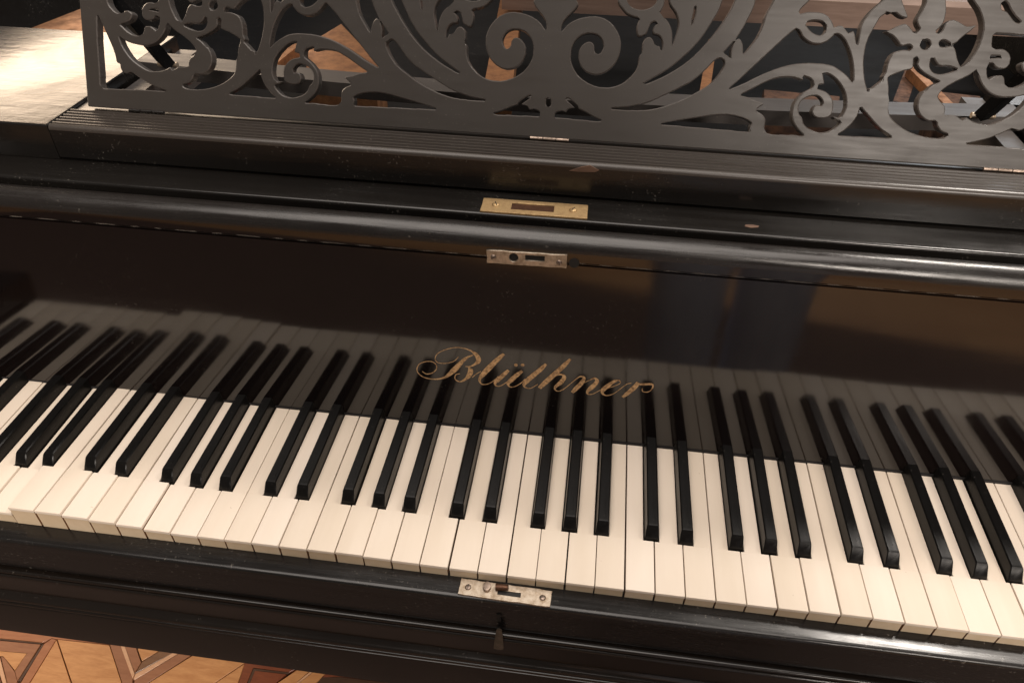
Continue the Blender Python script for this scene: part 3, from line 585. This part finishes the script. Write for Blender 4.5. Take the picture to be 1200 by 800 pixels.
# fretwork music desk, leaning back 25 degrees
HOLES = {
'h1':[[156,1194],[164,1108],[185,1076],[141,1016],[88,960],[63,910],[59,849],[70,871],[123,928],[192,967],[284,989],[367,990],[443,963],[505,908],[543,847],[559,789],[556,720],[532,650],[485,592],[420,555],[358,548],[292,566],[246,609],[222,662],[220,717],[242,767],[282,794],[318,796],[341,773],[346,733],[374,705],[404,722],[419,767],[405,815],[365,852],[307,864],[245,851],[196,814],[164,758],[154,688],[171,619],[214,552],[277,500],[355,464],[441,449],[525,459],[596,488],[654,537],[700,599],[716,660],[720,719],[748,733],[737,750],[730,798],[743,838],[775,859],[807,846],[830,809],[847,785],[866,801],[881,772],[893,748],[897,797],[885,845],[855,878],[813,885],[804,914],[816,948],[846,969],[813,977],[783,964],[768,922],[756,885],[717,863],[692,862],[678,893],[671,936],[681,975],[697,998],[645,1004],[581,1028],[535,1069],[500,1115],[478,1209]],
'h2':[[900,1228],[907,1144],[925,1102],[958,1070],[988,1024],[1004,968],[996,900],[979,831],[963,764],[967,840],[960,898],[938,955],[897,1001],[842,1031],[858,1070],[871,1104],[872,1142],[865,1227]],
'h3':[[568,1128],[601,1084],[649,1065],[695,1060],[750,1072],[793,1101],[812,1139],[808,1177],[779,1223],[729,1258],[672,1270],[618,1253],[576,1214],[561,1165]],
'h4':[[1121,1116],[1129,1069],[1118,1002],[1107,942],[1103,992],[1110,1049],[1111,1097]],
'h5':[[732,479],[796,515],[865,559],[942,608],[1036,688],[1127,781],[1197,872],[1246,961],[1286,1039],[1316,1116],[1325,1183],[1324,1239],[1423,1243],[1425,1178],[1410,1126],[1383,1063],[1335,975],[1251,850],[1172,754],[1071,658],[946,574],[858,527],[798,500]],
'h6':[[1577,1251],[1582,1176],[1575,1120],[1539,1023],[1502,936],[1444,846],[1384,770],[1416,757],[1454,722],[1445,769],[1448,817],[1467,865],[1496,889],[1524,855],[1537,813],[1542,766],[1588,830],[1637,909],[1664,992],[1677,1073],[1704,1135],[1724,1188],[1730,1258]],
'h7':[[479,287],[626,303],[730,324],[832,356],[931,407],[1049,470],[1146,526],[1149,526],[1221,589],[1277,652],[1317,701],[1359,730],[1396,722],[1409,689],[1392,641],[1358,585],[1305,523],[1236,473],[1120,402],[991,343],[890,309],[787,290],[628,282]],
'h8':[[63,185],[70,229],[107,239],[117,252],[151,234],[180,265],[255,269],[345,234],[417,202],[472,188],[425,179],[209,184]],
'h8b':[[139,344],[175,346],[263,278],[228,276]],
'h9':[[926,186],[1059,220],[1264,264],[1399,290],[1502,296],[1607,281],[1687,247],[1677,216],[1687,174],[1414,179],[1063,185]],
'h10':[[1561,456],[1635,443],[1689,423],[1766,403],[1703,347],[1756,322],[1796,279],[1817,174],[2036,173],[2129,170],[2052,230],[2007,298],[1995,377],[2012,443],[2063,505],[2126,549],[2125,588],[2100,616],[2033,636],[2046,596],[1985,614],[1914,617],[1825,602],[1721,551],[1628,494]],
'h11':[[2184,666],[2238,658],[2305,618],[2359,562],[2395,501],[2411,423],[2400,363],[2375,331],[2318,340],[2348,314],[2398,305],[2368,259],[2314,219],[2235,207],[2155,229],[2103,264],[2083,313],[2061,331],[2045,365],[2043,410],[2066,453],[2117,482],[2177,488],[2213,465],[2228,436],[2222,409],[2198,420],[2165,408],[2152,367],[2175,329],[2236,317],[2294,334],[2312,377],[2310,427],[2290,475],[2247,517],[2194,536],[2165,544],[2165,571],[2213,580],[2197,631]],
'h12':[[1441,473],[1493,506],[1588,551],[1701,617],[1814,672],[1909,707],[2006,727],[2095,735],[2092,735],[2171,734],[2253,722],[2318,691],[2374,656],[2435,596],[2420,688],[2399,763],[2366,838],[2318,912],[2272,952],[2229,962],[2216,935],[2164,891],[2097,876],[2035,892],[1979,932],[1970,949],[1933,988],[1847,906],[1753,805],[1649,692],[1526,558]],
'h13':[[1989,1022],[2020,1043],[2078,1050],[2134,1039],[2156,1006],[2156,970],[2125,944],[2075,951],[2031,977]],
'h14':[[2018,1280],[2011,1234],[1989,1186],[1940,1128],[1925,1088],[1983,1105],[2061,1111],[2129,1098],[2185,1056],[2217,999],[2245,1021],[2280,1016],[2317,983],[2341,962],[2361,990],[2379,970],[2415,868],[2414,936],[2420,1040],[2457,1116],[2512,1182],[2553,1223],[2584,1307]],
'h15':[[2548,1093],[2512,1002],[2487,930],[2480,844],[2488,749],[2517,635],[2542,578],[2564,523],[2566,568],[2597,577],[2630,612],[2664,642],[2652,662],[2666,692],[2671,769],[2689,827],[2722,856],[2776,870],[2825,868],[2832,892],[2806,912],[2770,900],[2741,901],[2703,942],[2647,981],[2585,1003],[2642,1006],[2685,1034],[2739,1058],[2791,1035],[2829,993],[2866,1023],[2839,1061],[2827,1097],[2846,1145],[2865,1201],[2866,1256],[2858,1319],[2651,1310],[2677,1247],[2718,1175],[2760,1103],[2710,1107],[2640,1146],[2627,1126],[2593,1146],[2581,1122]],
'h16':[[2992,1325],[3026,1190],[3032,1117],[3020,1061],[2981,1017],[3009,998],[3031,1029],[3042,1067],[3086,1106],[3147,1090],[3210,1063],[3280,1079],[3228,1021],[3188,986],[3158,947],[3124,929],[3081,952],[3041,958],[3024,930],[3040,907],[3085,907],[3126,919],[3156,892],[3182,835],[3211,785],[3233,761],[3271,803],[3301,861],[3319,913],[3331,984],[3330,1058],[3310,1122],[3266,1193],[3206,1254],[3151,1333]],
'h17':[[2967,920],[2961,891],[2934,879],[2903,888],[2885,916],[2892,944],[2918,957],[2949,947]],
'h18':[[2991,830],[2988,796],[2996,749],[3024,717],[3075,706],[3140,719],[3211,747],[3139,769],[3071,768],[3033,789],[3006,826]],
'h19':[[2862,818],[2891,819],[2896,782],[2894,764],[2924,731],[2980,695],[3044,668],[3098,650],[3052,626],[3004,578],[2987,574],[2960,519],[2957,464],[2977,411],[3017,372],[3066,349],[3125,352],[3142,312],[3180,276],[3241,257],[3227,234],[3169,222],[3080,225],[2977,244],[2881,282],[2806,329],[2757,381],[2728,472],[2751,482],[2722,504],[2717,569],[2694,649],[2693,660],[2746,689],[2809,717],[2864,737],[2863,780]],
'h22':[[3422,1250],[3448,1258],[3479,1226],[3525,1169],[3600,1111],[3558,1109],[3511,1150],[3470,1186],[3435,1192]],
'l1':[[3993,797],[4006,598],[4006,385],[4005,182],[3690,188],[3364,192],[3448,211],[3554,248],[3646,296],[3715,335],[3759,318],[3805,343],[3815,396],[3842,405],[3857,484],[3891,572],[3937,680]],
'l3':[[3895,1006],[3886,895],[3844,835],[3787,809],[3745,819],[3741,832],[3703,837],[3669,811],[3690,765],[3739,739],[3799,723],[3771,709],[3721,667],[3652,639],[3586,649],[3558,715],[3505,720],[3452,684],[3426,737],[3418,804],[3464,807],[3472,786],[3520,769],[3566,782],[3582,827],[3565,879],[3510,915],[3428,917],[3419,1028]],
'l3b':[[3526,853],[3478,867],[3420,861],[3422,840],[3456,846]],
'l4':[[3816,660],[3790,619],[3721,581],[3616,564],[3521,571],[3447,611],[3384,682],[3354,758],[3290,703],[3199,650],[3132,597],[3099,546],[3112,514],[3161,475],[3178,432],[3174,402],[3259,406],[3302,382],[3332,372],[3344,399],[3379,378],[3451,356],[3535,353],[3616,386],[3690,435],[3745,495],[3788,567]],
'l5':[[2819,202],[2705,268],[2598,359],[2521,427],[2514,364],[2483,297],[2421,226],[2375,194],[2602,197]],
'drop':[[-3,341],[17,332],[22,281],[3,267],[-17,278],[-21,330]]}
TD = R(25)
Hh = .235
import numpy as np
def fret_contours():
    """the board as a raster with every opening cut out, softened a little and traced again: clean, non-crossing outlines"""
    q = .0004; W_ = .415
    nx = int(2 * (W_ + .01) / q); ny = int((Hh + .02) / q); xo = -W_ - .01; yo = -.01
    X = xo + np.arange(nx) * q; Y = yo + np.arange(ny) * q
    solid = ((np.abs(X)[None, :] < W_) & (Y[:, None] > .0015) & (Y[:, None] < Hh)).astype(np.float32)
    for nm, pts in HOLES.items():
        lp = catmull([Vector((a * 1e-4, b * 1e-4)) for a, b in pts], 4)
        for sg in ((1,) if nm == 'drop' else (1, -1)):
            P = np.array([(sg * p.x, p.y) for p in lp]); Q = np.roll(P, -1, 0)
            i0, i1 = int((P[:, 0].min() - xo) / q) - 1, int((P[:, 0].max() - xo) / q) + 2
            j0, j1 = max(0, int((P[:, 1].min() - yo) / q) - 1), int((P[:, 1].max() - yo) / q) + 2
            xs, ys = X[i0:i1], Y[j0:j1]; wn = np.zeros((len(ys), len(xs)), np.int32)
            for (ax, ay), (bx, by) in zip(P, Q):
                if ay == by: continue
                m = ((ay <= ys) & (ys < by)) | ((by <= ys) & (ys < ay))
                if not m.any(): continue
                xc = ax + (ys[m] - ay) * (bx - ax) / (by - ay)
                wn[m] += np.where(xs[None, :] < xc[:, None], 1 if by > ay else -1, 0)
            solid[j0:j1, i0:i1][wn != 0] = 0
    k = np.array([1, 4, 7, 4, 1], np.float32); k /= k.sum()
    for _ in range(2):
        pd = np.pad(solid, 2); solid = sum(k[i] * pd[i:i + ny, 2:-2] for i in range(5))
        pd = np.pad(solid, 2); solid = sum(k[i] * pd[2:-2, i:i + nx] for i in range(5))
    F = solid - .5; seg = {}
    inside = F > 0
    code = inside[:-1, :-1] * 1 + inside[:-1, 1:] * 2 + inside[1:, 1:] * 4 + inside[1:, :-1] * 8
    TB = {1: [(3, 0)], 2: [(0, 1)], 3: [(3, 1)], 4: [(1, 2)], 5: [(3, 2), (1, 0)], 6: [(0, 2)], 7: [(3, 2)], 8: [(2, 3)], 9: [(2, 0)], 10: [(0, 3), (2, 1)], 11: [(2, 1)], 12: [(1, 3)], 13: [(1, 0)], 14: [(0, 3)]}
    pos = {}
    def ek(j, i, e):
        if e == 0: return (j, i, 0)
        if e == 2: return (j + 1, i, 0)
        return (j, i, 1) if e == 3 else (j, i + 1, 1)
    def ep(kx):
        j, i, d = kx
        if d == 0: a, b = F[j, i], F[j, i + 1]; t = a / (a - b); return (xo + (i + t) * q, yo + j * q)
        a, b = F[j, i], F[j + 1, i]; t = a / (a - b); return (xo + i * q, yo + (j + t) * q)
    for j, i in zip(*np.nonzero((code > 0) & (code < 15))):
        for e0, e1 in TB[int(code[j, i])]: seg[ek(j, i, e0)] = ek(j, i, e1)
    loops = []
    while seg:
        k0, kx = seg.popitem(); lp = [k0]
        while kx != k0 and kx in seg: lp.append(kx); kx = seg.pop(kx)
        P = np.array([ep(z) for z in lp])
        if len(P) < 14: continue
        # thin the outline
        keep = [0]
        def dp(a, b):
            if b - a < 2: return
            d = P[b] - P[a]; L = np.hypot(*d) + 1e-12; r = P[a + 1:b] - P[a]
            h = np.abs(d[0] * r[:, 1] - d[1] * r[:, 0]) / L if L > 1e-6 else np.hypot(r[:, 0], r[:, 1])
            m = int(h.argmax())
            if h[m] > .00010: dp(a, a + 1 + m); keep.append(a + 1 + m); dp(a + 1 + m, b)
        mid = len(P) // 2
        dp(0, mid); keep.append(mid); dp(mid, len(P) - 1)
        loops.append(P[sorted(set(keep))])
    def wood_at(x, y): return F[min(ny - 1, max(0, int(round((y - yo) / q)))), min(nx - 1, max(0, int(round((x - xo) / q))))] > 0
    return loops, wood_at
def board_mesh(name, loops, t, bev):
    """front at z = 0 with softened edges, back at -t"""
    from mathutils.geometry import delaunay_2d_cdt
    fr, edges, rim = [], [], []
    for P in loops:
        d0 = P - np.roll(P, 1, 0); d1 = np.roll(P, -1, 0) - P
        d0 /= np.linalg.norm(d0, axis=1)[:, None] + 1e-12; d1 /= np.linalg.norm(d1, axis=1)[:, None] + 1e-12
        m = d0 + d1; m /= np.linalg.norm(m, axis=1)[:, None] + 1e-9; nrm = np.stack([-m[:, 1], m[:, 0]], 1)
        n0 = len(fr); fr += [Vector(v) for v in (P + nrm * bev * SIGN)]; rim += list(P)
        edges.append((n0, len(P)))
    E = [(n0 + i, n0 + (i + 1) % L) for n0, L in edges for i in range(L)]
    V, _, Fc, ov, _, _ = delaunay_2d_cdt(fr, E, [], 0, 1e-7)
    Fc = [f for f in Fc if wood_at(sum(V[i].x for i in f) / len(f), sum(V[i].y for i in f) / len(f))]
    bm = bmesh.new()
    front = [bm.verts.new((v.x, v.y, 0)) for v in V]
    back = [bm.verts.new((v.x, v.y, -t)) for v in V]
    for f in Fc:
        bm.faces.new([front[i] for i in f]); bm.faces.new([back[i] for i in f][::-1])
    of = {}
    for i, l in enumerate(ov):
        for o in l: of[o] = i
    side = []
    for n0, L in edges:
        a = [bm.verts.new((rim[n0 + i][0], rim[n0 + i][1], -bev)) for i in range(L)]
        b = [bm.verts.new((rim[n0 + i][0], rim[n0 + i][1], -t + bev)) for i in range(L)]
        for i in range(L):
            j = (i + 1) % L; k0 = len(bm.faces)
            for p, r_ in (((lambda z: front[of[n0 + z]]), a), ):
                bm.faces.new((p(i), p(j), r_[j], r_[i]))
            bm.faces.new((a[i], a[j], b[j], b[i])); bm.faces.new((b[i], b[j], back[of[n0 + j]], back[of[n0 + i]]))
            side += [f for f in (a[i].link_faces[:] + b[i].link_faces[:])]
    for f in side: f.material_index = 1
    bmesh.ops.recalc_face_normals(bm, faces=bm.faces[:])
    me = bpy.data.meshes.new(name); bm.to_mesh(me); bm.free(); return me
SIGN = -1
loops, wood_at = fret_contours()
desk = bpy.data.objects.new('music_desk', None); COL.objects.link(desk); desk.parent = piano
DT = .0095
DM = Matrix(((1, 0, 0, UC), (0, math.sin(TD), -math.cos(TD), YD), (0, math.cos(TD), math.sin(TD), ZT), (0, 0, 0, 1)))
DMW = Matrix.Translation((0, 0, KZ)) @ DM
desk.matrix_local = DMW
me = board_mesh('fretwork', loops, DT, .0008)
part('fretwork_panel', me, ['desk', 'deskedge_lit'], desk, (0, 0, 0))
for hx in (-.362, -.0005, .368):                          # hinge knuckles along the foot of the desk
    bm = bmesh.new()
    for j in range(3): tube(bm, (-.0165 + j * .0112, 0, 0), (-.0060 + j * .0112, 0, 0), .0014, 10)
    part('hinge', finish(bm, 'hinge', 40), ['steel' if hx > -.2 else 'edge'], desk, (hx + .004, .0008, .0010))
# props behind the desk
for sx in (-1, 1):
    lo = Vector((UC + sx * .3875, .3636, .252)); up_ = Vector((UC + sx * .4078, .3336, .3258))
    bm = bmesh.new(); bar(bm, lo, up_, .015, .010)
    part('desk_prop', finish(bm, 'desk_prop'), ['dark'])
    bm = bmesh.new(); tube(bm, lo - Vector((.010, 0, 0)), lo + Vector((.010, 0, 0)), .0028, 10)
    part('prop_pivot', finish(bm, 'prop_pivot', 40), ['nickel'])

# inside of the case
bm = bmesh.new(); box(bm, X0, X1, .3055, 1.7, .06, .09); part('soundboard', finish(bm, 'soundboard'), ['dark'])
bm = bmesh.new()
N = 24; tp = []
for i in range(N + 1):
    x = -.44 + .88 * i / N; y = .352 + .16 * x * x; tp.append((x, y))
o_ = tp + [(x, y + .030) for x, y in tp[::-1]]
top, _, _ = prism(bm, o_, .232, .2465); bevel_top(bm, top, .002, 2)
part('damper_rail', finish(bm, 'damper_rail', 40), ['greyrail'])
bm = bmesh.new(); extrude_x(bm, [(.790, .198), (.788, .232), (.793, .238), (.862, .242), (.868, .250), (.90, .25), (.90, .198)], -.115, .78)
part('cross_beam', finish(bm, 'cross_beam', 30), ['beam'])
def fbar(a, b, w, h, mat='bronze', name='iron_brace'):
    bm = bmesh.new(); bar(bm, a, b, w, h); 
    part(name, finish(bm, name), [mat])
fbar((-0.1163, 0.9185, 0.1700), (-0.0826, 0.5221, 0.1700), 0.034, 0.03, 'bronze', 'iron_brace')
fbar((0.1877, 0.7662, 0.1700), (0.1624, 0.5674, 0.1700), 0.012, 0.02, 'bronze', 'iron_brace')
fbar((0.4443, 0.7122, 0.1700), (0.3924, 0.5789, 0.1700), 0.016, 0.016, 'bronzedark', 'iron_brace')
fbar((0.4259, 0.6675, 0.1850), (0.4356, 0.5351, 0.1850), 0.011, 0.012, 'bronze', 'iron_brace')
fbar((-0.3680, 0.6439, 0.1800), (-0.3733, 0.5534, 0.1800), 0.013, 0.014, 'bronze', 'iron_brace')
bm = bmesh.new(); top, _, _ = prism(bm, [(-0.3731, 0.6879), (-0.3550, 0.7795), (-0.2446, 0.6091), (-0.2398, 0.5505), (-0.3279, 0.5359)], .10, .17); bevel_top(bm, top, .004, 2); part('iron_plate', finish(bm, 'iron_plate', 30), ['bronze'])
bm = bmesh.new(); top, _, _ = prism(bm, [(0.4678, 0.6764), (0.5219, 0.6681), (0.4952, 0.5890), (0.4436, 0.5807)], .10, .16); bevel_top(bm, top, .004, 2); part('iron_plate', finish(bm, 'iron_plate', 30), ['bronzedark'])
bm = bmesh.new(); top, _, _ = prism(bm, [(0.2522, 0.6727), (0.3494, 0.6651), (0.3362, 0.5997), (0.2427, 0.5977)], .10, .15); bevel_top(bm, top, .004, 2); part('iron_plate', finish(bm, 'iron_plate', 30), ['bronzedark'])
bm = bmesh.new(); top, _, _ = prism(bm, [(-0.6337, 0.4835), (-0.6178, 0.5739), (-0.5813, 0.5696), (-0.5249, 0.4719)], .10, .236); bevel_top(bm, top, .004, 2); part('iron_plate', finish(bm, 'iron_plate', 30), ['bronze'])
bm = bmesh.new(); rf = random.Random(11)
for i in range(60):
    x = -.40 + .80 * i / 59 + rf.uniform(-.002, .002)
    if not (-.36 < x < -.29 or .225 < x < .30): continue
    box(bm, x, x + rf.uniform(.004, .008), .300, .318, .2380, .2425 + rf.uniform(0, .002), 1 if rf.random() < .25 else 0)
fo = part('damper_felts', finish(bm, 'damper_felts'), ['felt_pale', 'felt_red']); fo['kind'] = 'stuff'
bm = bmesh.new(); box(bm, -.41, .41, .298, .320, .2310, .2378); part('felt_rail', finish(bm, 'felt_rail'), ['dark'])
# arms, case sides and back
for sx in (-1, 1):
    bm = bmesh.new(); a, b = sorted((sx * .7005, sx * .765))
    top, _, _ = box(bm, a, b, -.03, 1.7, -.19, .30); bevel_top(bm, top, .004, 2)
    part('case_side', finish(bm, 'case_side', 30), ['lacquer'])
    bm = bmesh.new(); a, b = sorted((sx * .618, sx * .6998)); top, _, _ = box(bm, a, b, -.012, .150, -.03, .035); bevel_top(bm, top, .004, 2)
    part('key_block', finish(bm, 'key_block', 30), ['lacquer'])
bm = bmesh.new(); box(bm, -.765, .765, 1.7005, 1.76, -.19, .30); part('case_back', finish(bm, 'case_back'), ['lacquer'])
for lx, ly in ((-.60, .62), (.60, .62), (0, 1.5)):
    bm = bmesh.new(); prev = None
    for r_, z in ((.030, -.72), (.034, -.70), (.026, -.66), (.040, -.45), (.055, -.26), (.062, -.22), (.062, -.1905)):
        ring = [bm.verts.new((lx + r_ * math.cos(i * math.pi / 8), ly + r_ * math.sin(i * math.pi / 8), z)) for i in range(16)]
        if prev:
            for i in range(16): bm.faces.new((prev[i], prev[(i + 1) % 16], ring[(i + 1) % 16], ring[i]))
        else: bm.faces.new(ring[::-1])
        prev = ring
    bm.faces.new(prev); part('leg', finish(bm, 'leg', 40), ['lacquer'])

# ------------------------------------------------------------------ key slip and mouldings in front of the keys
prof = [(.004, -.0330), (.004, -.0128), (-.0142, -.0128)] + arc(-.0145, -.0162, .0034, 88, 180, 5) + [(-.0179, -.0215), (-.0165, -.0230), (-.0115, -.0240), (-.0105, -.0255), (-.0115, -.0640), (-.0095, -.0650), (-.0095, -.0662), (.004, -.0662)]
bm = bmesh.new(); extrude_x(bm, prof, X0, X1)
slip = part('key_slip', finish(bm, 'key_slip', 28), ['slip'])
prof = [(.004, -.0668), (-.0138, -.0668)] + arc(-.0140, -.0690, .0024, 90, 225, 6) + [(-.0142, -.0712)] + arc(-.0155, -.0735, .0025, 110, 250, 6) + [(-.0142, -.0764), (-.0140, -.0780), (-.0140, -.1025)]
prof += [(-.0128, -.1036), (-.0130, -.1060), (-.0150, -.1085)] + arc(-.0160, -.1130, .0034, 110, 240, 6) + [(-.0168, -.1185)] + arc(-.0168, -.1205, .0020, 110, 240, 4) + [(-.0150, -.1240), (-.0150, -.1262)]
prof += [(-.0166, -.1270), (-.0172, -.1285), (-.0172, -.1790), (-.0160, -.1800), (.02, -.1800), (.02, -.0668)]
bm = bmesh.new(); extrude_x(bm, prof, X0, X1)
part('front_moulding', finish(bm, 'front_moulding', 28), ['base'])
# lock plate with catches on the slip
lp = part('lock_plate', plate_mesh(.0738, .0142, .0014, [rect(-.0060, .0125, -.0026, .0014)], .00035, 21), ['nickel'], slip, (.0004, -.0091, -.0122))
lp.rotation_euler = (0, 0, R(-1.0))
bm = bmesh.new(); box(bm, -.0058, .0123, -.0024, .0012, -.0005, .0001); part('lock_body', finish(bm, 'lock_body'), ['bolt'], lp, (0, 0, 0))
for sx in (-.0300, .0300): screw(lp, 'screw', (sx, -.0002, .0010), .0026, Matrix.Identity(3).to_quaternion(), 'steel')
bm = bmesh.new()
top, _, _ = prism(bm, circ(0, 0, .0033, 14, .0044), 0, .0036); bevel_top(bm, top, .0012, 2); part('catch_knob', finish(bm, 'catch_knob', 30), ['steel'], lp, (-.0150, .0016, .0008))
bm = bmesh.new(); tube(bm, (-.0050, 0, 0), (.0050, .0004, .0012), .0030, 12, .0022); part('catch_hook', finish(bm, 'catch_hook', 40), ['rust'], lp, (-.0030, .0026, .0022))
# keyhole and its swinging cover
bm = bmesh.new(); pr = [(-.0014, -.0050), (.0014, -.0050), (.0011, .0004)] + [(.0018 * math.cos(R(a)), .0018 + .0018 * math.sin(R(a))) for a in range(-40, 221, 20)] + [(-.0011, .0004)]
prism(bm, [(x * 1.3, y * 1.3) for x, y in pr], -.0006, .0006)
kh = part('keyhole', finish(bm, 'keyhole'), ['bolt'], slip, (-.0042, -.0113, -.0455)); kh.rotation_euler = (R(90), 0, 0)
bm = bmesh.new(); prism(bm, [(-.0042, -.0265), (-.0016, -.0280), (.0016, -.0278), (.0042, -.0260), (.0036, -.0120), (.0022, -.0010), (.0, .0006), (-.0022, -.0010), (-.0034, -.0120)], 0, .0012)
kc = part('keyhole_cover', finish(bm, 'keyhole_cover'), ['cover'], slip, (-.0032, -.0165, -.0545)); kc.rotation_euler = (R(84), 0, R(0))
